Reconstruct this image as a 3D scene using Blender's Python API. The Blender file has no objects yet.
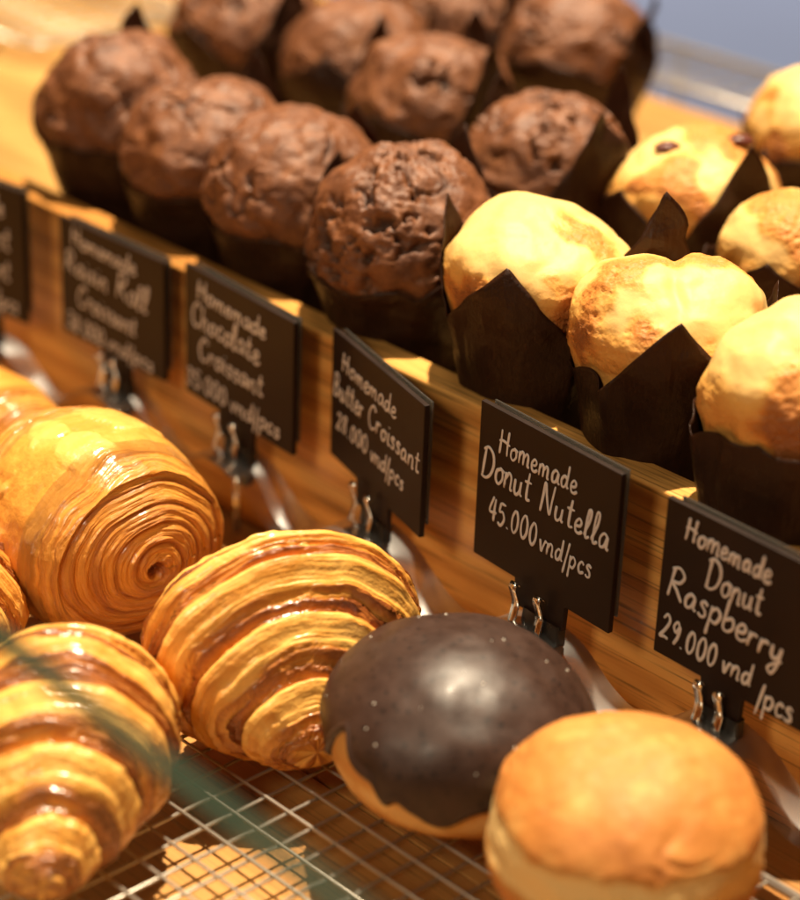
import bpy, math, random
import numpy as np
from mathutils import Matrix, Vector

S = bpy.context.scene
COL = S.collection
CM = 0.01

# ------------------------------------------------------------------ camera
F_PX, PITCH, ROLL, CAM_H = 2250.0, math.radians(26), math.radians(2.2), 43.6      # px of a 800x900 frame, cm
_F = np.array([0, math.cos(PITCH), -math.sin(PITCH)])
_R0, _U0 = np.array([1., 0, 0]), np.array([0, math.sin(PITCH), math.cos(PITCH)])
_R = _R0 * math.cos(ROLL) + _U0 * math.sin(ROLL)
_U = -_R0 * math.sin(ROLL) + _U0 * math.cos(ROLL)
_C = np.array([0, 0, CAM_H])


def ray(px, py):
    return _F + _R * (px - 400) / F_PX + _U * (450 - py) / F_PX


def at(px, py, z):
    """the place (cm) at height z that stands at this point of the photograph"""
    d = ray(px, py)
    return _C + d * (z - CAM_H) / d[2]


def proj(p):
    v = np.asarray(p, float) - _C
    w = v @ _F
    return 400 + F_PX * (v @ _R) / w, 450 - F_PX * (v @ _U) / w, w


cam_d = bpy.data.cameras.new('camera')
cam = bpy.data.objects.new('camera', cam_d)
COL.objects.link(cam)
cam.matrix_world = Matrix(((_R[0], _U[0], -_F[0], 0), (_R[1], _U[1], -_F[1], 0), (_R[2], _U[2], -_F[2], CAM_H * CM), (0, 0, 0, 1)))
cam_d.sensor_fit = 'VERTICAL'
cam_d.sensor_height = 36
cam_d.sensor_width = 36
cam_d.lens = F_PX / 900 * 36
cam_d.clip_start, cam_d.clip_end = 0.02, 200
cam_d.dof.use_dof = True
cam_d.dof.focus_distance = proj(at(535, 560, 7.0))[2] * CM
cam_d.dof.aperture_fstop = 5.2
S.camera = cam

# ------------------------------------------------------------------ light
S.view_settings.view_transform = 'Standard'
S.view_settings.look = 'None'
S.view_settings.exposure = 0.0
S.view_settings.gamma = 1.0
S.render.engine = 'CYCLES'
S.cycles.use_denoising = True
S.cycles.max_bounces = 10
S.cycles.transparent_max_bounces = 12
S.cycles.caustics_reflective = False
S.cycles.caustics_refractive = False
S.cycles.sample_clamp_indirect = 4.0

W = bpy.data.worlds.new('World')
S.world = W
W.use_nodes = True
W.node_tree.nodes['Background'].inputs[0].default_value = (1.0, 0.72, 0.48, 1)
W.node_tree.nodes['Background'].inputs[1].default_value = 0.015


def lamp(name, kind, loc, target, power, color, **kw):
    d = bpy.data.lights.new(name, kind)
    o = bpy.data.objects.new(name, d)
    COL.objects.link(o)
    o.location = Vector(loc) * CM
    o.rotation_euler = (Vector(target) - Vector(loc)).to_track_quat('-Z', 'Y').to_euler()
    d.energy, d.color = power, color
    for k, v in kw.items():
        setattr(d, k, v)
    return o


WARM = (1.0, 0.82, 0.58)
lamp('key_spot', 'SPOT', (19, 139, 300), (0, 74, 8), 1180, WARM, spot_size=math.radians(40), spot_blend=0.5, shadow_soft_size=0.032)
lamp('front_fill', 'AREA', (-48, -12, 78), (-2, 74, 6), 5.2, WARM, shape='DISK', size=0.22)  # added fill, low in front, brightens the board face and signs
lamp('ceiling_lamp', 'AREA', (-14, 84, 150), (0, 64, 3), 2.6, WARM, shape='DISK', size=0.30)
lamp('far_floor_fill', 'SPOT', (90, 640, 200), (90, 600, -90), 420, (0.84, 0.87, 1.0), spot_size=math.radians(110), spot_blend=0.6, shadow_soft_size=0.3)  # added spot that only brightens the floor behind the counter


# ------------------------------------------------------------------ numeric noise
def _hash(i, j, k, seed):
    h = (i.astype(np.int64) * 374761393 + j.astype(np.int64) * 668265263 + k.astype(np.int64) * 2147483647 + seed * 974634777) & 0xFFFFFFFF
    h = ((h ^ (h >> 13)) * 1274126177) & 0xFFFFFFFF
    h = ((h ^ (h >> 16)) * 2246822519) & 0xFFFFFFFF
    return ((h ^ (h >> 15)) & 0xFFFFFF) / float(0xFFFFFF)


def vnoise(p, seed=0):
    p = np.asarray(p, float)
    f = np.floor(p)
    t = p - f
    t = t * t * t * (t * (t * 6 - 15) + 10)
    f = f.astype(np.int64)
    x, y, z = f[..., 0], f[..., 1], f[..., 2]
    r = 0
    for dx in (0, 1):
        wx = t[..., 0] if dx else 1 - t[..., 0]
        for dy in (0, 1):
            wy = t[..., 1] if dy else 1 - t[..., 1]
            for dz in (0, 1):
                wz = t[..., 2] if dz else 1 - t[..., 2]
                r = r + _hash(x + dx, y + dy, z + dz, seed) * wx * wy * wz
    return r * 2 - 1


def fbm(p, octaves=4, seed=0, gain=0.5):
    p = np.asarray(p, float)
    a, s, n = 1.0, 0, 0
    for o in range(octaves):
        s = s + a * vnoise(p * 2 ** o + 17.3 * o, seed + o)
        n += a
        a *= gain
    return s / n


def worley(p, seed=0):
    p = np.asarray(p, float)
    f = np.floor(p)
    fi = f.astype(np.int64)
    best = np.full(p.shape[:-1], 9.0)
    for dx in (-1, 0, 1):
        for dy in (-1, 0, 1):
            for dz in (-1, 0, 1):
                i, j, k = fi[..., 0] + dx, fi[..., 1] + dy, fi[..., 2] + dz
                q = np.stack([i + _hash(i, j, k, seed), j + _hash(i, j, k, seed + 7), k + _hash(i, j, k, seed + 13)], -1)
                best = np.minimum(best, np.sqrt(((q - p) ** 2).sum(-1)))
    return best


def sstep(a, b, x):
    t = np.clip((x - a) / (b - a), 0, 1)
    return t * t * (3 - 2 * t)


# ------------------------------------------------------------------ mesh helpers (all in cm)
class MB:
    def __init__(self):
        self.v, self.f, self.m, self.a, self.n, self.lay = [], [], [], [], 0, None

    def add(self, v, f, mat=0, attr=None):
        v = np.asarray(v, float)
        self.v.append(v)
        self.f += [tuple(i + self.n for i in q) for q in f]
        self.m += [mat] * len(f)
        self.a.append(np.zeros(len(v)) if attr is None else np.asarray(attr, float).ravel())
        self.n += len(v)

    def grid(self, P, wrap=True, mat=0, attr=None, flip=False):
        """P: (rows, cols, 3); columns close up when wrap"""
        M, N = P.shape[:2]
        idx = np.arange(M * N).reshape(M, N)
        a = idx[:-1, :] if wrap else idx[:-1, :-1]
        b = np.roll(idx, -1, 1)[:-1, :] if wrap else idx[:-1, 1:]
        c = np.roll(idx, -1, 1)[1:, :] if wrap else idx[1:, 1:]
        d = idx[1:, :] if wrap else idx[1:, :-1]
        q = np.stack([a, b, c, d] if not flip else [d, c, b, a], -1).reshape(-1, 4)
        self.add(P.reshape(-1, 3), q.tolist(), mat, attr)

    def box(self, lo, hi, mat=0):
        x0, y0, z0 = lo
        x1, y1, z1 = hi
        v = [(x0, y0, z0), (x1, y0, z0), (x1, y1, z0), (x0, y1, z0), (x0, y0, z1), (x1, y0, z1), (x1, y1, z1), (x0, y1, z1)]
        self.add(v, [(3, 2, 1, 0), (4, 5, 6, 7), (0, 1, 5, 4), (1, 2, 6, 5), (2, 3, 7, 6), (3, 0, 4, 7)], mat)

    def tube(self, pts, r, sides=8, mat=0, squash=None, cap=True):
        pts = np.asarray(pts, float)
        n = len(pts)
        T = np.gradient(pts, axis=0)
        T /= np.linalg.norm(T, axis=1)[:, None] + 1e-12
        up = np.array([0, 0, 1.]) if squash is not None or abs(T[0][2]) < 0.9 else np.array([1., 0, 0])
        rings = []
        for i in range(n):
            A = np.cross(T[i], up)
            A /= np.linalg.norm(A) + 1e-12
            B = np.cross(A, T[i])
            rr = r[i] if hasattr(r, '__len__') else r
            th = np.arange(sides) / sides * 2 * math.pi
            rings.append(pts[i] + rr * (np.cos(th)[:, None] * A + np.sin(th)[:, None] * B * (squash or 1)))
        self.grid(np.array(rings), True, mat, flip=True)
        if cap:
            b = self.n - n * sides
            self.f += [tuple(b + k for k in range(sides)), tuple(b + (n - 1) * sides + k for k in reversed(range(sides)))]
            self.m += [mat, mat]

    def build(self, name, mats, parent=None, smooth=True, loc=None, rz=0.0, attr=None, bevel=0.0, solid=0.0):
        me = bpy.data.meshes.new(name)
        V = np.concatenate(self.v) * CM
        me.from_pydata(V.tolist(), [], self.f)
        mats = mats if isinstance(mats, (list, tuple)) else [mats]
        for m in mats:
            me.materials.append(m)
        me.polygons.foreach_set('material_index', self.m)
        me.polygons.foreach_set('use_smooth', [smooth] * len(self.f))
        if attr:
            at_ = me.attributes.new(attr, 'FLOAT', 'POINT')
            at_.data.foreach_set('value', np.concatenate(self.a).astype(np.float32))
        if self.lay is not None:
            al = me.attributes.new('layer', 'FLOAT', 'POINT')
            al.data.foreach_set('value', np.asarray(self.lay, np.float32).ravel())
        me.update()
        o = bpy.data.objects.new(name, me)
        COL.objects.link(o)
        if parent is not None:
            o.parent = parent
        if loc is not None:
            o.location = Vector(loc) * CM
        o.rotation_euler.z = rz
        if bevel:
            b = o.modifiers.new('bevel', 'BEVEL')
            b.width, b.segments, b.limit_method = bevel * CM, 3, 'ANGLE'
        if solid:
            s = o.modifiers.new('solid', 'SOLIDIFY')
            s.thickness, s.offset = solid * CM, 0
        return o


def tag(o, label, cat, group=None, kind=None):
    if label:
        o['label'] = label
    if cat:
        o['category'] = cat
    if group:
        o['group'] = group
    if kind:
        o['kind'] = kind
    return o


def thing(name, label, cat, loc=(0, 0, 0), rz=0.0, group=None):
    o = bpy.data.objects.new(name, None)
    o.empty_display_size = 0.02
    COL.objects.link(o)
    o.location = Vector(loc) * CM
    o.rotation_euler.z = rz
    return tag(o, label, cat, group)


# ------------------------------------------------------------------ materials
class NT:
    def __init__(self, name):
        self.mat = bpy.data.materials.new(name)
        self.mat.use_nodes = True
        self.t = self.mat.node_tree
        self.p = self.t.nodes['Principled BSDF']
        self.out = self.t.nodes['Material Output']

    def n(self, typ, **kw):
        x = self.t.nodes.new(typ)
        for k, v in kw.items():
            if k.startswith('i_'):
                key = k[2:]
                x.inputs[int(key) if key.isdigit() else key.replace('_', ' ')].default_value = v
            else:
                setattr(x, k, v)
        return x

    def l(self, a, b):
        self.t.links.new(a, b)

    def set(self, **kw):
        for k, v in kw.items():
            self.p.inputs[k.replace('_', ' ')].default_value = v

    def coords(self, scale=(1, 1, 1), out='Object'):
        c = self.n('ShaderNodeTexCoord')
        m = self.n('ShaderNodeMapping')
        m.inputs['Scale'].default_value = scale
        self.l(c.outputs[out], m.inputs[0])
        return m.outputs[0]

    def noise(self, vec, scale, detail=4, rough=0.55, dist=0.0):
        x = self.n('ShaderNodeTexNoise', i_Scale=scale, i_Detail=detail, i_Roughness=rough, i_Distortion=dist)
        self.l(vec, x.inputs['Vector'])
        return x.outputs[0]

    def ramp(self, fac, stops):
        r = self.n('ShaderNodeValToRGB')
        e = r.color_ramp.elements
        while len(e) < len(stops):
            e.new(0.5)
        for el, (p, c) in zip(e, stops):
            el.position = p
            el.color = (*c, 1) if len(c) == 3 else c
        self.l(fac, r.inputs[0])
        return r.outputs[0]

    def math(self, op, a, b=None, clamp=False):
        x = self.n('ShaderNodeMath', operation=op, use_clamp=clamp)
        for i, q in enumerate((a, b)):
            if q is None:
                continue
            if isinstance(q, (int, float)):
                x.inputs[i].default_value = q
            else:
                self.l(q, x.inputs[i])
        return x.outputs[0]

    def mixc(self, fac, a, b, mode='MIX'):
        x = self.n('ShaderNodeMix', data_type='RGBA', blend_type=mode)
        for sock, q in ((x.inputs[0], fac), (x.inputs[6], a), (x.inputs[7], b)):
            if isinstance(q, (int, float)):
                sock.default_value = q
            elif isinstance(q, tuple):
                sock.default_value = (*q, 1)
            else:
                self.l(q, sock)
        return x.outputs[2]

    def attr(self, name):
        return self.n('ShaderNodeAttribute', attribute_name=name).outputs['Fac']

    def bump(self, height, strength=0.3, dist=0.001, prev=None):
        b = self.n('ShaderNodeBump', i_Strength=strength, i_Distance=dist)
        self.l(height, b.inputs['Height'])
        if prev is not None:
            self.l(prev, b.inputs['Normal'])
        return b.outputs[0]


def wood(name, stops, gloss=0.4, ring=9.0, seed=0.0, dark=0.36):
    """boards with the grain along local x"""
    t = NT(name)
    info = t.n('ShaderNodeObjectInfo')
    c = t.n('ShaderNodeTexCoord')
    ad = t.n('ShaderNodeVectorMath', operation='ADD')
    ad.inputs[1].default_value = (seed, seed * .37, seed * .71)
    t.l(c.outputs['Object'], ad.inputs[0])

    def mp(s):
        m = t.n('ShaderNodeMapping')
        m.inputs['Scale'].default_value = s
        t.l(ad.outputs[0], m.inputs[0])
        return m.outputs[0]
    warp = t.noise(mp((2.2, 14, 14)), 1.0, 3, 0.5)
    rings = t.n('ShaderNodeTexWave', wave_type='BANDS', bands_direction='Z', i_Scale=ring, i_Distortion=7.0, i_Detail=3.0, i_Detail_Scale=1.2)
    t.l(mp((0.55, 3.2, 3.2)), rings.inputs['Vector'])
    fib = t.noise(mp((9, 330, 330)), 1.0, 5, 0.62)
    fac = t.math('ADD', t.math('MULTIPLY', rings.outputs['Fac'], 0.42), t.math('ADD', t.math('MULTIPLY', fib, 0.5), t.math('MULTIPLY', warp, 0.34)))
    col = t.ramp(t.math('SUBTRACT', fac, 0.12), stops)
    pores = t.ramp(t.noise(mp((20, 700, 700)), 1.0, 2, 0.5), [(0.30, (dark, dark, dark)), (0.46, (1, 1, 1))])
    t.l(t.mixc(1.0, col, pores, 'MULTIPLY'), t.p.inputs['Base Color'])
    ro = t.math('ADD', t.math('MULTIPLY', fib, 0.25), gloss - 0.1)
    t.l(ro, t.p.inputs['Roughness'])
    t.l(t.bump(fib, 0.25, 0.0006), t.p.inputs['Normal'])
    return t.mat


M = {}
M['board'] = wood('board_wood', [(0.0, (.30, .105, .020)), (.35, (.52, .225, .050)), (.7, (.68, .34, .088)), (1, (.76, .44, .14))], 0.34, 7.0)
M['shelf'] = wood('shelf_wood', [(0.0, (.28, .125, .032)), (.5, (.46, .245, .068)), (1, (.60, .35, .115))], 0.42, 9.0, 3.3, 0.7)
M['counter'] = wood('counter_wood', [(0.0, (.18, .065, .015)), (.45, (.38, .165, .040)), (1, (.55, .28, .08))], 0.36, 6.0, 8.1, 0.6)


def m_choc():
    t = NT('chocolate_cake')
    v = t.coords()
    n1 = t.noise(v, 120, 6, 0.65)
    n2 = t.noise(v, 900, 4, 0.6)
    col = t.ramp(t.math('ADD', t.math('MULTIPLY', n1, .7), t.math('MULTIPLY', n2, .3)), [(.30, (.070, .020, .006)), (.5, (.150, .050, .016)), (.68, (.25, .092, .030))])
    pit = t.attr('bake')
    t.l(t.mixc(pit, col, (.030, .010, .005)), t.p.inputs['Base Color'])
    t.l(t.math('ADD', t.math('MULTIPLY', n2, .35), .40), t.p.inputs['Roughness'])
    vor = t.n('ShaderNodeTexVoronoi', i_Scale=520.0)
    t.l(v, vor.inputs['Vector'])
    b = t.bump(n1, 0.3, 0.0016)
    b = t.bump(vor.outputs['Distance'], 0.2, 0.0007, b)
    t.l(t.bump(n2, 0.4, 0.0007, b), t.p.inputs['Normal'])
    t.set(Specular_IOR_Level=.5)
    return t.mat


M['choc'] = m_choc()


def m_vanilla():
    t = NT('vanilla_cake')
    v = t.coords()
    n1 = t.noise(v, 190, 6, 0.6)
    n2 = t.noise(v, 1100, 3, 0.6)
    bk = t.attr('bake')
    b0 = t.math('ADD', bk, t.math('MULTIPLY', t.math('SUBTRACT', n1, .5), t.math('ADD', t.math('MULTIPLY', bk, .6), .12)))
    col = t.ramp(b0, [(.0, (.78, .51, .185)), (.26, (.70, .37, .088)), (.6, (.54, .205, .040)), (1, (.28, .088, .020))])
    t.l(col, t.p.inputs['Base Color'])
    t.set(Roughness=.55, Specular_IOR_Level=.35, Subsurface_Weight=.12, Subsurface_Scale=.004)
    t.p.inputs['Subsurface Radius'].default_value = (1, .5, .2)
    b = t.bump(t.math('MULTIPLY', n1, t.math('ADD', bk, .12)), 0.8, 0.0016)
    vo = t.n('ShaderNodeTexVoronoi', i_Scale=620.0)
    t.l(v, vo.inputs['Vector'])
    b = t.bump(t.math('MULTIPLY', vo.outputs['Distance'], t.math('ADD', bk, .10)), .5, .0008, b)
    t.l(t.bump(t.math('MULTIPLY', n2, t.math('ADD', bk, .2)), 0.4, 0.0006, b), t.p.inputs['Normal'])
    return t.mat


M['vanilla'] = m_vanilla()


def m_paper(name, col, trans):
    t = NT(name)
    v = t.coords()
    n = t.noise(v, 160, 5, .6)
    c = t.mixc(n, tuple(x * .7 for x in col), tuple(x * 1.35 for x in col))
    t.l(c, t.p.inputs['Base Color'])
    t.set(Roughness=.42, Specular_IOR_Level=.35)
    fine = t.noise(t.coords((130, 130, 9)), 1.0, 4, .6)
    bm = t.bump(t.math('ADD', n, t.math('MULTIPLY', fine, 1.2)), .5, .0022)
    t.l(bm, t.p.inputs['Normal'])
    tr = t.n('ShaderNodeBsdfTranslucent')
    tr.inputs[0].default_value = (*trans, 1)
    mx = t.n('ShaderNodeMixShader', i_0=.35)
    t.l(t.p.outputs[0], mx.inputs[1])
    t.l(tr.outputs[0], mx.inputs[2])
    t.l(mx.outputs[0], t.out.inputs[0])
    return t.mat


M['paper'] = m_paper('brown_baking_paper', (.042, .0155, .0066), (.12, .029, .009))


def m_pastry(name, stops, rough=.34, coat=.25, fine=.5, blist=.6, layered=False):
    t = NT(name)
    v = t.coords()
    n1 = t.noise(v, 75, 4, .55)
    n2 = t.noise(v, 420, 4, .6)
    if layered:
        # thin sheets of dough: streaks that follow the layers
        sp = t.n('ShaderNodeSeparateXYZ')
        t.l(v, sp.inputs[0])
        cb = t.n('ShaderNodeCombineXYZ')
        t.l(t.math('MULTIPLY', t.attr('layer'), 11.0), cb.inputs[0])
        t.l(t.math('MULTIPLY', sp.outputs[1], 70.0), cb.inputs[1])
        t.l(t.math('MULTIPLY', sp.outputs[2], 70.0), cb.inputs[2])
        n3 = t.noise(cb.outputs[0], 1.0, 5, .68)
    else:
        n3 = n2
    bk = t.attr('bake')
    wt = t.math('ADD', t.math('MULTIPLY', bk, 1.2), .10, True) if layered else .22
    b0 = t.math('ADD', bk, t.math('ADD', t.math('MULTIPLY', t.math('SUBTRACT', n1, .5), .40), t.math('MULTIPLY', t.math('SUBTRACT', n3, .5), wt)))
    t.l(t.ramp(b0, stops), t.p.inputs['Base Color'])
    t.l(t.math('ADD', t.math('MULTIPLY', n2, .3), rough - .12), t.p.inputs['Roughness'])
    t.set(Specular_IOR_Level=.5, Coat_Weight=coat, Coat_Roughness=.22)
    b = t.bump(n1, blist, .0022)
    if layered:
        b = t.bump(t.math('MULTIPLY', n3, wt), .8, .0022, b)
        b = t.bump(t.noise(v, 210, 3, .5), .22, .0016, b)
        t.l(t.bump(n1, .35, .0022), t.p.inputs['Coat Normal'])
        t.set(Coat_Roughness=.20, Specular_IOR_Level=.35)
    t.l(t.bump(n2, fine, .0011, b), t.p.inputs['Normal'])
    return t.mat


M['pastry'] = m_pastry('laminated_pastry', [(0, (.84, .46, .11)), (.22, (.72, .315, .052)), (.5, (.52, .190, .032)), (.76, (.40, .125, .026)), (1, (.22, .060, .014))], .33, .55, .12, .5, True)
M['donut'] = m_pastry('fried_dough', [(0, (.78, .54, .22)), (.25, (.62, .32, .085)), (.55, (.50, .190, .034)), (.8, (.45, .16, .028)), (1, (.30, .09, .018))], .64, .0, .2, .3)


def m_glaze():
    t = NT('chocolate_glaze')
    v = t.coords()
    n1 = t.noise(v, 140, 4, .6)
    vor = t.n('ShaderNodeTexVoronoi', i_Scale=260.0)
    t.l(v, vor.inputs['Vector'])
    spots = t.ramp(vor.outputs['Distance'], [(.10, (.12, .12, .12)), (.26, (1, 1, 1))])
    col = t.ramp(n1, [(.3, (.026, .0115, .0075)), (.7, (.046, .022, .015))])
    t.l(t.mixc(.85, col, t.mixc(1.0, col, spots, 'MULTIPLY')), t.p.inputs['Base Color'])
    t.l(t.math('ADD', t.math('MULTIPLY', n1, .25), .33), t.p.inputs['Roughness'])
    t.set(Specular_IOR_Level=.42, Coat_Weight=.03, Coat_Roughness=.2)
    t.l(t.bump(n1, .12, .0012), t.p.inputs['Normal'])
    return t.mat


M['glaze'] = m_glaze()


def flat(name, col, rough=.5, metal=0.0, noise=.15, scale=200, **kw):
    t = NT(name)
    n = t.noise(t.coords(), scale, 4, .6)
    t.l(t.mixc(n, tuple(c * (1 - noise) for c in col), tuple(min(1, c * (1 + noise)) for c in col)), t.p.inputs['Base Color'])
    t.set(Metallic=metal)
    for k_, v_ in kw.items():
        t.p.inputs[k_].default_value = v_
    t.l(t.math('ADD', t.math('MULTIPLY', n, .2), max(0, rough - .1)), t.p.inputs['Roughness'])
    return t.mat


M['sign'] = flat('black_board', (.015, .0068, .0042), .5, 0, .5, 60, **{'Specular IOR Level': .22})
M['chalk'] = flat('white_chalk_marker', (.62, .58, .56), .8, 0, .2, 900)
M['black'] = flat('black_plastic', (.010, .009, .008), .30)
M['chrome'] = flat('chrome', (.78, .74, .68), .14, 1.0, .05)
M['wire'] = flat('rack_wire', (.44, .40, .34), .34, .65, .2, 90)
M['stick'] = flat('chocolate_stick', (.035, .015, .009), .35)
M['raisin'] = flat('raisin', (.10, .022, .012), .35, 0, .4, 500)
M['floor'] = flat('grey_blue_floor', (.36, .37, .42), .6, 0, .12, 3)


def m_glass(name, tint, gloss=1.0, blend=.06, milk=0.0, rough=.03):
    t = NT(name)
    t.t.nodes.remove(t.p)
    tr = t.n('ShaderNodeBsdfTransparent')
    tr.inputs[0].default_value = (*tint, 1)
    gl = t.n('ShaderNodeBsdfGlossy', i_Roughness=rough)
    fr = t.n('ShaderNodeLayerWeight', i_Blend=blend)
    mx = t.n('ShaderNodeMixShader')
    t.l(t.math('MULTIPLY', fr.outputs['Fresnel'], gloss), mx.inputs[0])
    t.l(tr.outputs[0], mx.inputs[1])
    t.l(gl.outputs[0], mx.inputs[2])
    last = mx
    if milk:
        df = t.n('ShaderNodeBsdfDiffuse')
        df.inputs[0].default_value = (.9, .85, .78, 1)
        last = t.n('ShaderNodeMixShader', i_0=milk)
        t.l(mx.outputs[0], last.inputs[1])
        t.l(df.outputs[0], last.inputs[2])
    t.l(last.outputs[0], t.out.inputs[0])
    return t.mat


M['acrylic'] = m_glass('clear_acrylic', (.96, .93, .87), 1.0, .30, .02, .24)
M['pane'] = m_glass('clear_glass', (.985, .995, .99), .6)
M['edge'] = flat('green_glass_edge', (.005, .020, .008), .5, **{'Specular IOR Level': .2})

# ------------------------------------------------------------------ the shelf riser, counter, floor
ZB, ZF, ZR = 10.0, 8.0, 1.8                      # top of the front board, shelf, top of the cooling rack
A0 = at(62, 213, ZB)
_b = at(689, 503, ZB)
UX = (_b - A0) / np.linalg.norm(_b - A0)         # along the board, towards the right and the camera
NX = np.array([-UX[1], UX[0], 0])                # away from the camera
YAW = math.atan2(UX[1], UX[0])


def bn(u, n, z=0.0):
    p = A0 + UX * u + NX * n
    return np.array([p[0], p[1], z])


def to_bn(p):
    d = np.asarray(p) - A0
    return d @ UX, d @ NX


floor = MB()
floor.box((-1500, -400, -96), (1500, 3500, -90))
tag(floor.build('floor', M['floor'], smooth=False), 'blue grey floor far behind the counter', 'floor', kind='structure')

counter = MB()
for k in range(7):
    counter.box((-60, -52 + k * 14.02, -4), (95, -52 + k * 14.02 + 13.94, 0))
tag(counter.build('counter', M['counter'], loc=bn(0, 0), rz=YAW, smooth=False, bevel=.06), 'brown wooden counter top under the racks', 'counter', kind='structure')

riser = thing('wooden_riser', 'long wooden display riser with a front board, holding the muffins', 'display riser', bn(0, 0), YAW)
fb = MB()
fb.box((-50, 0, 0.02), (80, 1.4, ZB))
fb.build('front_board', M['board'], riser, smooth=False, bevel=.12)
for k, (n0, n1) in enumerate(((1.43, 13.6), (13.66, 26.2), (26.26, 38.6))):
    sb = MB()
    sb.box((-50, n0, ZF - 1.6), (80, n1, ZF))
    sb.build('shelf_board', M['shelf'], riser, smooth=False, bevel=.1)
lg = MB()
lg.box((-50, 37.0, 0.02), (80, 38.4, ZF - 1.62))
lg.build('back_board', M['board'], riser, smooth=False, bevel=.1)


# ------------------------------------------------------------------ cooling racks
def wire_rack(label, loc, rz, L, D, h, sx, sy, r1, r2, tall=False):
    t = thing('cooling_rack', label, 'wire rack', loc, rz, None)
    w = MB()
    rim = .17
    for y in np.arange(sy * .6, D, sy):
        w.tube([(0, y, h - r1), (L, y, h - r1)], r1, 6)
    w.build('long_wires', M['wire'], t)
    w = MB()
    for x in np.arange(sx * .6, L, sx):
        w.tube([(x, 0, h - 2 * r1 - r2 * .8), (x, D, h - 2 * r1 - r2 * .8)], r2, 6)
    w.build('cross_wires', M['wire'], t)
    w = MB()
    c = 1.2
    pts = []
    for cx, cy, a0 in ((L - c, c, -90), (L - c, D - c, 0), (c, D - c, 90), (c, c, 180)):
        for a in np.linspace(a0, a0 + 90, 7):
            pts.append((cx + c * math.cos(math.radians(a)), cy + c * math.sin(math.radians(a)), h - .2))
    pts.append(pts[0])
    w.tube(pts, rim, 8)
    w.build('rim', M['wire'], t)
    for x in (4, L - 4):
        for y in (0.0, D):
            f = MB()
            f.tube([(x - 1.1, y, h - .3), (x - .9, y, .8), (x - .5, y, .12), (x + .5, y, .12), (x + .9, y, .8), (x + 1.1, y, h - .3)], .12, 8)
            f.build('foot', M['wire'], t)
    return t


RN0, RN1 = -31.0, -4.6
o_ = bn(2, RN0, 0)
wire_rack('shiny wire cooling rack under the croissants and donuts', o_, YAW, 56, RN1 - RN0, ZR, 1.12, 1.28, .056, .062)
p1 = bn(-9, 39.6, 0)
wire_rack('tall wire rack standing behind the muffin shelf', p1, YAW, 34, 6.2, ZF + .8, 1.3, 1.4, .06, .06)
p2 = bn(-40, 15.2, ZF)
wire_rack('low wire rack lying on the far left end of the muffin shelf', p2, YAW, 16.0, 12, 1.3, 1.3, 1.5, .06, .06)


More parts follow.
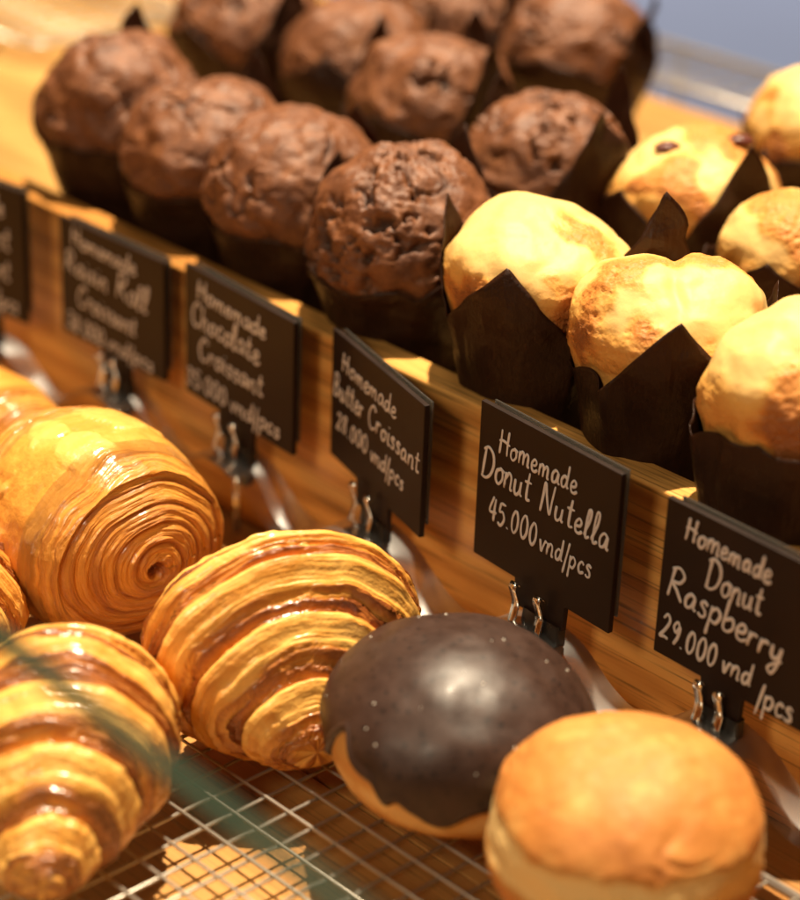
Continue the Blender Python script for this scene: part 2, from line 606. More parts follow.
# ------------------------------------------------------------------ muffins
def dome_mesh(R, zc, H, seed, kind, lobes=(), crumbly=-.12, cleft=None):
    """muffin top over a tapering cake, local cm with the base at z=0"""
    nt, nth = 120, 190
    th = np.arange(nth) / nth * 2 * math.pi
    a = np.linspace(0.0, 1.0, nt) ** 1.0
    # profile: dome, a rounded overhang, then the cake side
    prof = []
    for t in a:
        if t < .72:
            q = t / .72 * math.radians(112)
            prof.append((R * math.sin(q) ** .86 if q > 0 else 0, zc + (H * math.cos(q) if q < math.pi / 2 else .9 * R * .34 * math.cos(q) * 2.2)))
        else:
            k = (t - .72) / .28
            r0, z0 = prof[int(.72 * (nt - 1))]
            prof.append((r0 * (1 - k) + 2.25 * k, z0 * (1 - k) + .1 * k))
    prof = np.array(prof)
    r, z = prof[:, 0][:, None], prof[:, 1][:, None]
    P = np.stack([r * np.cos(th), r * np.sin(th), z + 0 * th], -1)
    N = P - np.array([0, 0, zc - 1.2])
    N = N / (np.linalg.norm(N, axis=-1, keepdims=True) + 1e-9)
    top = sstep(zc - 1.6, zc - .4, P[..., 2])
    d = (.34 if kind == 'choc' else .36) * fbm(P * .45 + seed * 9.1, 3, seed)
    if kind == 'choc':
        d = d + .16 * fbm(P * 1.0 + seed * 3.7, 3, seed + 5)
        w = worley(P * .62 + .35 * np.stack([vnoise(P * 1.1, seed + 40 + i) for i in range(3)], -1), seed + 11)
        d = d + .30 * (.55 - w)
        crumb = sstep(.02, .45, fbm(P * .42 + 31 + seed, 2, seed + 21) + crumbly)
        f1 = fbm(P * 1.7 + 3.1 * seed, 4, seed + 12, .6)
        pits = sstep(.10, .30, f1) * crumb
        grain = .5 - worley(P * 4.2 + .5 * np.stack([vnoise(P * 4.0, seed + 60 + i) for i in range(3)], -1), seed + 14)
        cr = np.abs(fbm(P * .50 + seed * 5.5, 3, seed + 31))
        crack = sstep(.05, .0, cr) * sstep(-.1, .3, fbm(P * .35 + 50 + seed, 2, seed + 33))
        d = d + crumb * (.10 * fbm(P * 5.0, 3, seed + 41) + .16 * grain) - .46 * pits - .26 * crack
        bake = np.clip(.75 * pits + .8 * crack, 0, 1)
    else:
        d = d + .06 * fbm(P * 1.2 + seed, 3, seed + 5)
        for (az, el, rad, amp) in lobes:
            c = np.array([R * .62 * math.cos(az) * math.cos(el), R * .62 * math.sin(az) * math.cos(el), zc + H * .75 * math.sin(el)])
            q = np.sqrt(((P - c) ** 2).sum(-1))
            d = d + amp * sstep(rad, 0, q)
        if cleft is not None:
            off = P[..., 0] * math.cos(cleft) + P[..., 1] * math.sin(cleft) + .3 * vnoise(P * .8, seed)
            d = d - .14 * np.exp(-(off / .28) ** 2) * sstep(zc + .3 * H, zc + .9 * H, P[..., 2])
        patch = sstep(.03, .20, fbm(P * .30 + seed * 7.7, 3, seed + 9) + .05 * fbm(P * 1.6, 3, seed + 19))
        edge = sstep(zc + .55 * H, zc - .1, P[..., 2] + .5 * fbm(P * .6 + 9, 3, seed + 23))
        rough = np.clip(patch * .9 + edge * .6, 0, 1)
        d = d + rough * (.07 * fbm(P * 4.5, 3, seed + 15) - .09 * sstep(.34, .1, worley(P * 3.4, seed + 17))) - .04 * patch
        bake = np.clip(.0 + .56 * patch + .46 * edge, 0, 1)
    P = P + N * (d * (.25 + .75 * top))[..., None]
    return P, bake


def paper_mesh(seed, r0, r1, rtop, half, yaw, cake, pts):
    """a square sheet pressed into a cup: four points stand up, pleats between them"""
    rng = random.Random(seed)
    nth, nv = 192, 30
    th = np.arange(nth) / nth * 2 * math.pi
    d4 = (th - yaw + math.pi / 4) % (math.pi / 2) - math.pi / 4        # angle from the nearest point
    hsc = np.array(pts)
    ci = (((th - yaw + math.pi / 4) // (math.pi / 2)).astype(int)) % 4
    rim = .90 + .10 * np.interp(d4, [-math.pi / 4, 0, math.pi / 4], [0, 1, 0])
    drop = r1 * 1.06 * np.abs(d4)
    height = (half - .55 * drop - .25 * drop ** 1.5 * .62) * (1 + (hsc[ci] - 1) * np.cos(d4 * 2) ** 2) * rim
    v = np.linspace(0, 1, nv)[:, None]
    z = .06 + v * height[None, :] * .985
    k = np.clip(z / 4.8, 0, 1)
    up = np.clip((z - 4.6) / 3.0, 0, 1)
    r = r0 + (r1 - r0) * k ** .9 + (rtop - r1) * up
    # flat facets below each point, folded pleats half-way between
    facet = 1 / np.cos(d4) - 1
    r = r * (1 + .30 * k * (facet - .12)[None, :])
    fold = np.zeros(nth)
    for q in range(4):
        for off, amp in ((math.pi / 4 + rng.uniform(-.12, .12), .30), (math.pi / 4 + rng.uniform(.22, .34), -.20), (rng.uniform(.28, .45), .12), (-rng.uniform(.25, .45), .12)):
            x = (th - yaw - q * math.pi / 2 - off + math.pi) % (2 * math.pi) - math.pi
            wd = rng.uniform(.13, .22)
            fold += amp * np.clip(1 - np.abs(x) / wd, 0, 1) * rng.uniform(.6, 1.1)
    r = r + fold[None, :] * k ** 1.4
    P = np.stack([r * np.cos(th), r * np.sin(th), z], -1)
    lean = np.stack([vnoise(P * .35, seed), vnoise(P * .35, seed + 3), 0 * r], -1) + .45 * np.stack([vnoise(P * 1.1, seed + 5), vnoise(P * 1.1, seed + 6), 0 * r], -1)
    P = P + lean * .20 * (k + up)[..., None]
    # the sheet lies outside the cake it holds
    nb, nz = 96, 60
    ct = ((np.arctan2(cake[..., 1], cake[..., 0]) % (2 * math.pi)) / (2 * math.pi) * nb).astype(int).ravel() % nb
    cz = np.clip(cake[..., 2] / 8.0 * nz, 0, nz - 1).astype(int).ravel()
    tab = np.zeros((nb, nz))
    np.maximum.at(tab, (ct, cz), np.hypot(cake[..., 0], cake[..., 1]).ravel())
    for ax in (0, 1):
        tab = np.maximum(tab, np.maximum(np.roll(tab, 1, ax), np.roll(tab, -1, ax)))
    tab[:, 0] = tab[:, 1]
    rr = np.hypot(P[..., 0], P[..., 1])
    pt = ((np.arctan2(P[..., 1], P[..., 0]) % (2 * math.pi)) / (2 * math.pi) * nb).astype(int) % nb
    pz = np.clip(P[..., 2] / 8.0 * nz, 0, nz - 1).astype(int)
    need = tab[pt, pz] + .05
    fac = np.maximum(1, need / rr)
    for _ in range(3):
        sm = (np.roll(fac, 1, 1) + np.roll(fac, -1, 1) + 2 * fac) / 4
        sm[1:-1] = (sm[:-2] + sm[2:] + 2 * sm[1:-1]) / 4
        fac = np.maximum(sm, np.maximum(1, need / rr))
    P[..., :2] *= fac[..., None]
    bot = np.stack([r0 * .02 * np.cos(th), r0 * .02 * np.sin(th), 0 * th + .04], -1)[None]
    return np.concatenate([bot, P], 0)


def muffin(kind, label, px, py, seed, paper_yaw, R=3.3, H=2.5, zc=5.0, half=6.9, tilt=(0, 0), lobes=(), raisins=(), rtop=3.75, crumbly=-.12, pts=(1, .9, .75, .9), hz=6.2, cleft=None):
    c = at(px, py, ZF + hz)
    t = thing('chocolate_muffin' if kind == 'choc' else 'vanilla_muffin', label, 'muffin', (c[0], c[1], ZF + .02), 0,
              'chocolate muffins on the riser' if kind == 'choc' else 'golden muffins on the riser')
    t.scale = (1, 1, hz / 6.2)
    P, bake = dome_mesh(R, zc, H, seed, kind, lobes, crumbly, cleft)
    m = MB()
    m.grid(P, True, 0, bake, flip=True)
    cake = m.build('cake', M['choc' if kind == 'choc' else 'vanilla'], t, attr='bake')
    m = MB()
    m.grid(paper_mesh(seed + 100, 2.45, 3.25, rtop, half, paper_yaw, P, pts), True)
    m.build('paper_cup', M['paper'], t, solid=.03)
    for (rx, ry, s) in raisins:                  # sits on the dome where the photograph shows it
        best = None
        for i in range(6, 74):
            for j in range(0, 190, 2):
                x_, y_, w_ = proj(np.array([c[0], c[1], ZF]) + P[i, j] * np.array([1, 1, hz / 6.2]))
                e_ = math.hypot(x_ - rx, y_ - ry) + max(0, w_ - 80) * .8
                if best is None or e_ < best[0]:
                    best = (e_, i, j)
        p = P[best[1], best[2]]
        p = p + .08 * (p - np.array([0, 0, 4.5])) / np.linalg.norm(p - np.array([0, 0, 4.5]))
        g = MB()
        uu, vv = np.meshgrid(np.linspace(0, math.pi, 14), np.arange(18) / 18 * 2 * math.pi, indexing='ij')
        Q = np.stack([s * 1.3 * np.sin(uu) * np.cos(vv), s * .8 * np.sin(uu) * np.sin(vv), s * .5 * np.cos(uu)], -1)
        Q = Q * (1 + .25 * fbm(Q * 6, 2, seed)[..., None])
        g.grid(Q + p, True, flip=True)
        g.build('raisin', M['raisin'], t)
    return t


A_U, A_N = YAW, YAW + math.pi / 2
CH = [
    ('crumbly chocolate muffin with deep pits, at the near end of the front row', 405, 215, 3, A_N + .12, dict(R=3.75, H=3.9, hz=6.0, crumbly=.22, pts=(1.36, 1.2, .60, .9), half=6.7)),
    ('chocolate muffin in the front row, second from the golden muffins', 297, 170, 14, A_N + .1, dict(R=3.65, H=3.7, hz=5.9, half=6.5, pts=(1.3, 1.0, .66, 1.2))),
    ('smooth chocolate muffin in the front row, second from the far end', 206, 130, 25, A_N + .2, dict(R=3.65, H=3.45, hz=6.0, half=6.5, pts=(1.4, 1.0, .66, 1.15))),
    ('chocolate muffin at the far end of the front row, one paper point standing up', 121, 88, 36, A_N + .7, dict(R=3.65, H=3.6, half=6.5, pts=(1.42, .9, .7, .8))),
    ('chocolate muffin in the second row, touching the golden raisin muffin', 550, 148, 47, A_N - .2, dict(R=3.6, H=3.3, half=7.1, pts=(1.3, 1.2, .8, 1.25))),
    ('chocolate muffin in the second row with a crack across its top', 430, 86, 58, A_N + .1, dict(R=3.65, H=3.3, half=7.1, pts=(1.3, 1.25, .8, 1.25))),
    ('chocolate muffin with a split top, behind the paper points in the second row', 357, 42, 69, A_N + .4, dict(R=3.65, H=3.3, half=7.1, pts=(1.3, 1.2, .9, 1.25))),
    ('chocolate muffin cut by the top edge, behind the far end of the front row', 247, 14, 80, A_N, dict(R=3.6, H=3.3, half=7.1, pts=(1.3, 1.2, .9, 1.25))),
    ('large cracked chocolate muffin at the back beside the bare wooden shelf', 578, 32, 91, A_N + .3, dict(R=3.75, H=3.3, half=7.3, pts=(1.2, 1.25, .8, 1.2))),
    ('chocolate muffin half hidden in the back row beside the large cracked one', 455, 4, 102, A_N, dict(R=3.5, H=3.3)),
]
for lab, px, py, seed, yw, kw in CH:
    muffin('choc', lab, px, py, seed, yw, **kw)
VA = [
    ('golden muffin with a brown patch, at the front corner beside the crumbly chocolate muffin', 542, 256, 8, A_N + .35, dict(hz=6.7, pts=(1, 1.12, 1.0, .85), R=3.5, H=2.25, zc=5.5, lobes=((2.2, .9, 2.6, .5),))),
    ('pale golden muffin with a cleft top, above the donut signs', 671, 308, 19, A_N + .8, dict(hz=6.6, cleft=-.1, pts=(1.32, .62, 1.02, 1.05), R=3.4, H=2.2, zc=5.5, lobes=((3.4, .8, 2.6, .3), (-.4, .8, 2.6, .3)))),
    ('round golden muffin cut by the right edge in the front row', 801, 374, 30, A_N + .2, dict(hz=6.7, pts=(1.1, .75, .72, 1), R=3.1, H=2.6, zc=5.4, lobes=((.6, 1.2, 2.6, .4),))),
    ('golden muffin with two dark raisins on top, beside the bare wooden shelf', 696, 176, 41, A_U - .24, dict(pts=(1.24, 1.0, .9, .9), R=3.5, H=2.4, zc=5.4, lobes=((1.2, 1.0, 2.6, .5),), raisins=((668, 149, .44), (738, 143, .46)))),
    ('golden muffin cut by the right edge in the second row', 794, 234, 52, A_U + .4, dict(R=2.8, H=2.8)),
    ('golden muffin at the top right behind its tall paper points', 818, 112, 63, A_N + .75, dict(R=3.25, H=3.0)),
]
for lab, px, py, seed, yw, kw in VA:
    muffin('vanilla', lab, px, py, seed, yw, **kw)


# ------------------------------------------------------------------ croissants, rolls, donuts
def croissant(label, mid, tip, R, seed, bend=0.0, edges=(.97, .72, .44, .14), tipr=.85, sharp=2.1, group='croissants on the cooling rack', extra=1.0):
    """mid, tip: ground points (cm) of the thickest place and of the end nearest the camera"""
    mid, tip = np.array(mid[:2]), np.array(tip[:2])
    L = np.linalg.norm(tip - mid)
    yaw = math.atan2(*(tip - mid)[::-1])
    t = thing('croissant', label, 'croissant', (mid[0], mid[1], ZR), yaw, group)
    ns, nth = 420, 260
    s = np.sin(np.linspace(-1, 1, ns) * math.pi / 2)
    s = .55 * s + .45 * np.linspace(-1, 1, ns)
    th = np.arange(nth) / nth * 2 * math.pi
    Sg, T = np.meshgrid(s, th, indexing='ij')
    side = np.stack([np.cos(T) * 1.5, np.sin(T) * 1.5, np.sign(Sg) * 3], -1)

    def env(x):
        return tipr + (R - tipr) * (1 - np.clip(np.abs(x) / .92, 0, 1) ** sharp) ** .95

    q = np.abs(Sg) + .022 * fbm(side * 1.2 + seed, 3, seed) + .035 * np.cos(T - .8 - seed) * np.sign(Sg)
    r = np.zeros_like(Sg)
    bake = np.zeros_like(Sg)
    e = list(edges) + [-.30]
    Rk = [env(min(1, (e[k] + e[k + 1]) / 2 - .04)) for k in range(len(e) - 1)]
    r[:] = tipr * .9
    for k in range(len(e) - 1):
        tau = (e[k] - q) / (e[k] - e[k + 1])
        lo = Rk[k - 1] if k else tipr * .8
        hi = Rk[k]
        rise = .80 * sstep(-.02, .36, tau) + .20 * sstep(.36, .80, tau)
        rr = lo + (hi - lo) * rise
        wv = .06 * fbm(side * .9 + 7 * k, 2, seed + 20 + k)
        win = sstep(-.02, .02, tau) * sstep(.31, .25, tau + 1.6 * wv)
        cyl = np.stack([np.cos(T) * 1.1, np.sin(T) * 1.1, np.sign(Sg) * 4 + 0 * T], -1)
        lam = fbm(np.concatenate([cyl[..., :2], (tau * 24 + cyl[..., 2] + .8 * wv * 17)[..., None]], -1), 3, seed + k, .6)
        rr = rr + win * .30 * lam + .05 * sstep(.24, .34, tau + 1.4 * wv)
        bulge = sstep(.38, .7, tau) * sstep(1.06, .8, tau)
        rr = rr + .13 * (hi - lo + .4) * bulge
        on = tau > -.03
        r = np.where(on, rr, r)
        stripes = .63 + .95 * lam
        strk = fbm(np.concatenate([cyl[..., :2] * 1.4, (tau * 9 + cyl[..., 2] + 40)[..., None]], -1), 3, seed + 33)
        gold = .14 + .34 * sstep(.84, 1.0, tau) + .30 * fbm(side * 1.6 + Sg[..., None] * 4, 4, seed + 9) + .30 * strk
        rr = rr + (1 - win) * .05 * strk
        r = np.where(on, rr, r)
        bk = win * stripes + (1 - win) * gold
        bake = np.where(on, bk, bake)
    tipc = q > e[0]
    bake = np.where(tipc, .42 + .35 * np.sin(q * L * 20 + 2 * vnoise(side * 2, seed)), bake)
    flk = sstep(.06, .12, fbm(np.stack([np.cos(T) * 1.5, np.sin(T) * 1.5, Sg * L * .9], -1) + seed * 2.1, 4, seed + 90))
    r = r + .055 * flk
    bake = bake - .10 * flk
    # close the ends
    cl = np.clip((1 - np.abs(Sg)) / .035, 0, 1)
    r = r * np.sqrt(1 - (1 - cl) ** 2)
    P0 = np.stack([Sg * L, r * np.cos(T), r * np.sin(T)], -1)
    r = r + .10 * fbm(P0 * .5 + seed, 3, seed + 70) * np.clip(r, 0, 2) + .030 * fbm(P0 * 2.6, 3, seed + 71) * np.clip(r, 0, 1)
    y, z = r * np.cos(T), r * np.sin(T)
    z = np.where(z < 0, z * .72, z)
    zc = .72 * env(np.clip(np.abs(Sg), 0, 1)) * .98 + .55 * np.abs(Sg) ** 3
    P = np.stack([Sg * L, y * extra + bend * Sg ** 2 * L, z + zc], -1)
    P[..., 2] = np.maximum(P[..., 2], .01)
    m = MB()
    m.lay = q * L * np.sign(Sg) + np.where(Sg < 0, 50, 0)
    m.grid(P, True, 0, bake)
    o = m.build('baked_pastry', M['pastry'], t, attr='bake')
    return t


zc = ZR
croissant('golden croissant with dark layered bands, leaning against the chocolate donut', at(283, 648, ZR + 3.0), at(317, 768, ZR + .6), 4.4, 4, extra=1.13, sharp=1.6, tipr=.92, edges=(.95, .72, .45, .17))
croissant('blurred croissant nearest the camera behind the green glass edge', at(64, 738, ZR + 2.6), at(42, 898, ZR + .8), 3.65, 17, sharp=1.8, tipr=.75, edges=(.96, .74, .50, .22))
croissant('croissant mostly cut off by the left edge, beside the spiral roll', at(-62, 590, ZR + 2.5), at(-70, 700, ZR + .7), 3.0, 29)


def spiral_roll(label, mid, end, R, Rend, half, seed, name='spiral_roll', sticks=False):
    mid, end = np.array(mid[:2]), np.array(end[:2])
    yaw = math.atan2(*(end - mid)[::-1])
    t = thing(name, label, 'pastry', (mid[0], mid[1], ZR), yaw)
    nth = 300
    th = np.arange(nth) / nth * 2 * math.pi
    xs, rs, cap = [], [], []
    for a in np.linspace(0, 1, 60):                   # back cap
        xs.append(-half * .98 - .5 * (1 - a * a)); rs.append(Rend * a * .96); cap.append(1)
    for a in np.linspace(-1, 1, 220)[1:-1]:
        xs.append(half * a); rs.append(Rend + (R - Rend) * (1 - abs(a) ** 2.3)); cap.append(0)
    for a in np.linspace(1, 0, 170):
        xs.append(half * .98 + 1.05 * (1 - a * a)); rs.append(Rend * a * .97); cap.append(1)
    x, r = np.array(xs)[:, None] + 0 * th, np.array(rs)[:, None] + 0 * th
    cp = np.array(cap)[:, None] + 0 * th
    T = th[None, :] + 0 * x
    P0 = np.stack([x, r * np.cos(T), r * np.sin(T)], -1)
    # shoulder and cap carry the rolled-up layers
    ph = r / .74 + T / (2 * math.pi) * np.sign(x) + .45 * fbm(P0 * .35, 2, seed)
    shoulder = sstep(.45, .72, np.abs(x) / half) * (1 - cp)
    ph2 = (np.abs(x) / .62) + .9 * fbm(P0 * .45, 3, seed + 2)
    cy = np.stack([np.cos(T) * .9, np.sin(T) * .9], -1)
    fine = 2.0 * fbm(np.concatenate([cy, (ph * 4.5)[..., None]], -1), 3, seed + 30)
    fine2 = 2.0 * fbm(np.concatenate([cy, (ph2 * 4.0 + 9)[..., None]], -1), 3, seed + 31)
    saw = np.abs((ph % 1) - .5) * 2
    groove = sstep(.35, .0, saw)
    saw2 = np.abs((ph2 % 1) - .5) * 2
    groove2 = sstep(.3, .0, saw2)
    x = x + np.sign(x) * cp * (-.10 * groove * (.4 + .9 * sstep(-.3, .4, fine)) + .06 * fine)
    r = r - shoulder * (.07 * groove2) + .04 * shoulder * fine2
    r = r + .16 * fbm(P0 * .45 + seed, 3, seed + 5) * np.clip(r, 0, 1) * (1 - .6 * cp) + .03 * fbm(P0 * 2.2, 3, seed + 6) * np.clip(r, 0, 1)
    flake = sstep(.05, .14, fbm(P0 * np.array([.45, .4, .4]) + 3.3 + seed, 4, seed + 8)) * (1 - cp) * (1 - shoulder)
    r = r + .09 * flake
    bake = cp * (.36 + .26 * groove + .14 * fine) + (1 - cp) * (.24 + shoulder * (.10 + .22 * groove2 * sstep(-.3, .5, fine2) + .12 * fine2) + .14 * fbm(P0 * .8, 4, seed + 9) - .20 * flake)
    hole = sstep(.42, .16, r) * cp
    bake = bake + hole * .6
    x = x - np.sign(x) * hole * .35
    z = r * np.sin(T)
    z = np.where(z < 0, z * .86, z)
    P = np.stack([x, r * np.cos(T) * 1.04, z + .84 * R], -1)
    P[..., 2] = np.maximum(P[..., 2], .01)
    m = MB()
    m.lay = cp * (ph * .8) + (1 - cp) * (shoulder * ph2 * .62 + (1 - shoulder) * (x * .25 + 40))
    m.grid(P, True, 0, bake)
    m.build('baked_pastry', M['pastry'], t, attr='bake')
    if sticks:
        for yy in (-1.15, 1.15):
            k = MB()
            xs_ = np.linspace(half * .7, half + .95, 8)
            k.tube([(q, yy, .84 * R - .2) for q in xs_], [.62] * 6 + [.6, .45], 14)
            k.build('chocolate_stick', M['stick'], t)
    return t


spiral_roll('fat golden pastry roll with a spiral end, behind the front croissants', at(92, 528, ZR + 3.2), at(158, 580, ZR + 3.0), 3.95, 3.3, 3.3, 6)
spiral_roll('small pastry with dark chocolate ends, at the far left below the signs', at(-16, 428, ZR + 2.4), at(40, 462, ZR + 2.4), 2.6, 2.2, 3.0, 9, 'chocolate_pastry', True)


def donut_shell(R, H, seed, p=2.2, n=(150, 240)):
    a = np.linspace(0, math.pi, n[0])
    th = np.arange(n[1]) / n[1] * 2 * math.pi
    A, T = np.meshgrid(a, th, indexing='ij')
    sa, ca = np.sin(A), np.cos(A)
    rr = R * np.sign(sa) * np.abs(sa) ** (2 / p)
    zz = H * np.sign(ca) * np.abs(ca) ** (2 / p * 1.06)
    P = np.stack([rr * np.cos(T), rr * np.sin(T), zz], -1)
    Nn = P / np.array([R, R, H]) ** 2
    Nn /= np.linalg.norm(Nn, axis=-1, keepdims=True) + 1e-9
    return P, Nn, A, T


def jam_donut():
    c = at(624, 834, ZR + 3.15)
    t = thing('plain_donut', 'plump plain donut with a pale band, nearest the camera under the raspberry sign', 'donut', (c[0], c[1], ZR))
    R, H = 4.2, 3.15
    P, N, A, T = donut_shell(R, H, 1)
    d = .24 * fbm(P * .28 + 2, 3, 1) + .07 * fbm(P * 1.0 + 4, 4, 2) + .012 * fbm(P * 5, 3, 6)
    cr = np.abs(fbm(P * np.array([.35, .35, .9]) + 11.3, 3, 8))
    dimple = sstep(.14, 0, cr) * sstep(.0, .35, fbm(P * .3 + 20, 2, 77)) * sstep(2.9, 1.4, P[..., 2]) * sstep(-.6, .3, P[..., 2])
    band = sstep(.85, .40, np.abs(P[..., 2] - .45 + .35 * fbm(P * .5, 3, 5)))
    d = d - .10 * dimple - .10 * band
    P2 = P + N * d[..., None]
    bake = .60 + .24 * fbm(P * .7, 4, 3) + .20 * fbm(P * 2.1 + 5, 3, 13) + .18 * dimple - .75 * band - .10 * sstep(2.0, 3.2, P[..., 2])
    P2[..., 2] += H
    P2[..., 2] = np.maximum(P2[..., 2], .02)
    m = MB()
    m.grid(P2, True, 0, bake, flip=True)
    m.build('fried_dough', M['donut'], t, attr='bake')
    return t


def glazed_donut():
    c = at(456, 722, ZR + 3.05)
    t = thing('chocolate_glazed_donut', 'donut with dark chocolate glaze dripping over its side, between croissant and plain donut', 'donut', (c[0], c[1], ZR))
    R, H = 4.25, 2.95
    P, N, A, T = donut_shell(R, H, 2, 2.15)
    base = .30 * fbm(P * .26 + 7, 3, 4)
    d = base + .04 * fbm(P * 1.1, 3, 5)
    band = sstep(.9, .2, np.abs(P[..., 2] + .9))
    bake = .42 + .2 * fbm(P * .8, 4, 6) - .3 * band
    P2 = P + N * d[..., None]
    P2[..., 2] += H
    P2[..., 2] = np.maximum(P2[..., 2], .02)
    m = MB()
    m.grid(P2, True, 0, bake, flip=True)
    m.build('fried_dough', M['donut'], t, attr='bake')
    # glaze: a skin over the upper part with a dripping edge
    nth, na = 300, 130
    th = np.arange(nth) / nth * 2 * math.pi
    ring = np.stack([np.cos(th) * 1.6, np.sin(th) * 1.6, 0 * th], -1)
    lim = 1.60 + .12 * fbm(ring * 1.3 + 5, 3, 3) + .07 * fbm(ring * 3 + 1, 2, 9)

    def dip(az, w, amp):
        x = (th - az + math.pi) % (2 * math.pi) - math.pi
        return amp * np.exp(-(x / w) ** 2)
    az_l, az_f = math.radians(212), math.radians(262)
    lim = lim + dip(az_f, .22, .30) + dip(math.radians(240), .07, .14) - dip(az_l, .16, .40) + dip(math.radians(195), .1, .2) + dip(math.radians(300), .2, -.16)
    k = np.linspace(0, 1, na)[:, None]
    Ag = k * lim[None, :]
    sa, ca = np.sin(Ag), np.cos(Ag)
    p = 2.15
    G = np.stack([R * np.abs(sa) ** (2 / p) * np.cos(th), R * np.abs(sa) ** (2 / p) * np.sin(th), H * np.sign(ca) * np.abs(ca) ** (2 / p * 1.06)], -1)
    Ng = G / np.array([R, R, H]) ** 2
    Ng /= np.linalg.norm(Ng, axis=-1, keepdims=True) + 1e-9
    thick = .17 * np.sqrt(np.clip((1 - k) / .05, 0, 1)) * (1 + .35 * np.exp(-((k - .95) / .04) ** 2)) - .03
    gd = .30 * fbm(G * .26 + 7, 3, 4) + thick + .03 * fbm(G * .9 + 4, 2, 8)
    G = G + Ng * gd[..., None]
    G[..., 2] += H
    m = MB()
    m.grid(G, True, 0, None, flip=True)
    # tiny pale beads on the glaze, standing in for glints
    rng = random.Random(5)
    for _ in range(24):
        i, j = int(rng.uniform(.05, .75) ** .7 * na), rng.randrange(nth)
        s = rng.uniform(.02, .042)
        q = G[i, j]
        uu, vv = np.meshgrid(np.linspace(0, math.pi, 5), np.arange(6) / 6 * 2 * math.pi, indexing='ij')
        m.grid(q + s * np.stack([np.sin(uu) * np.cos(vv), np.sin(uu) * np.sin(vv), np.cos(uu)], -1), True, 1, flip=True)
    m.build('chocolate_glaze', [M['glaze'], M['glint_bead']], t)
    return t


M['glint_bead'] = flat('glint_bead', (.9, .85, .75), .10, 0, .1)  # near-white colour for the glints on the glaze
jam_donut()
glazed_donut()

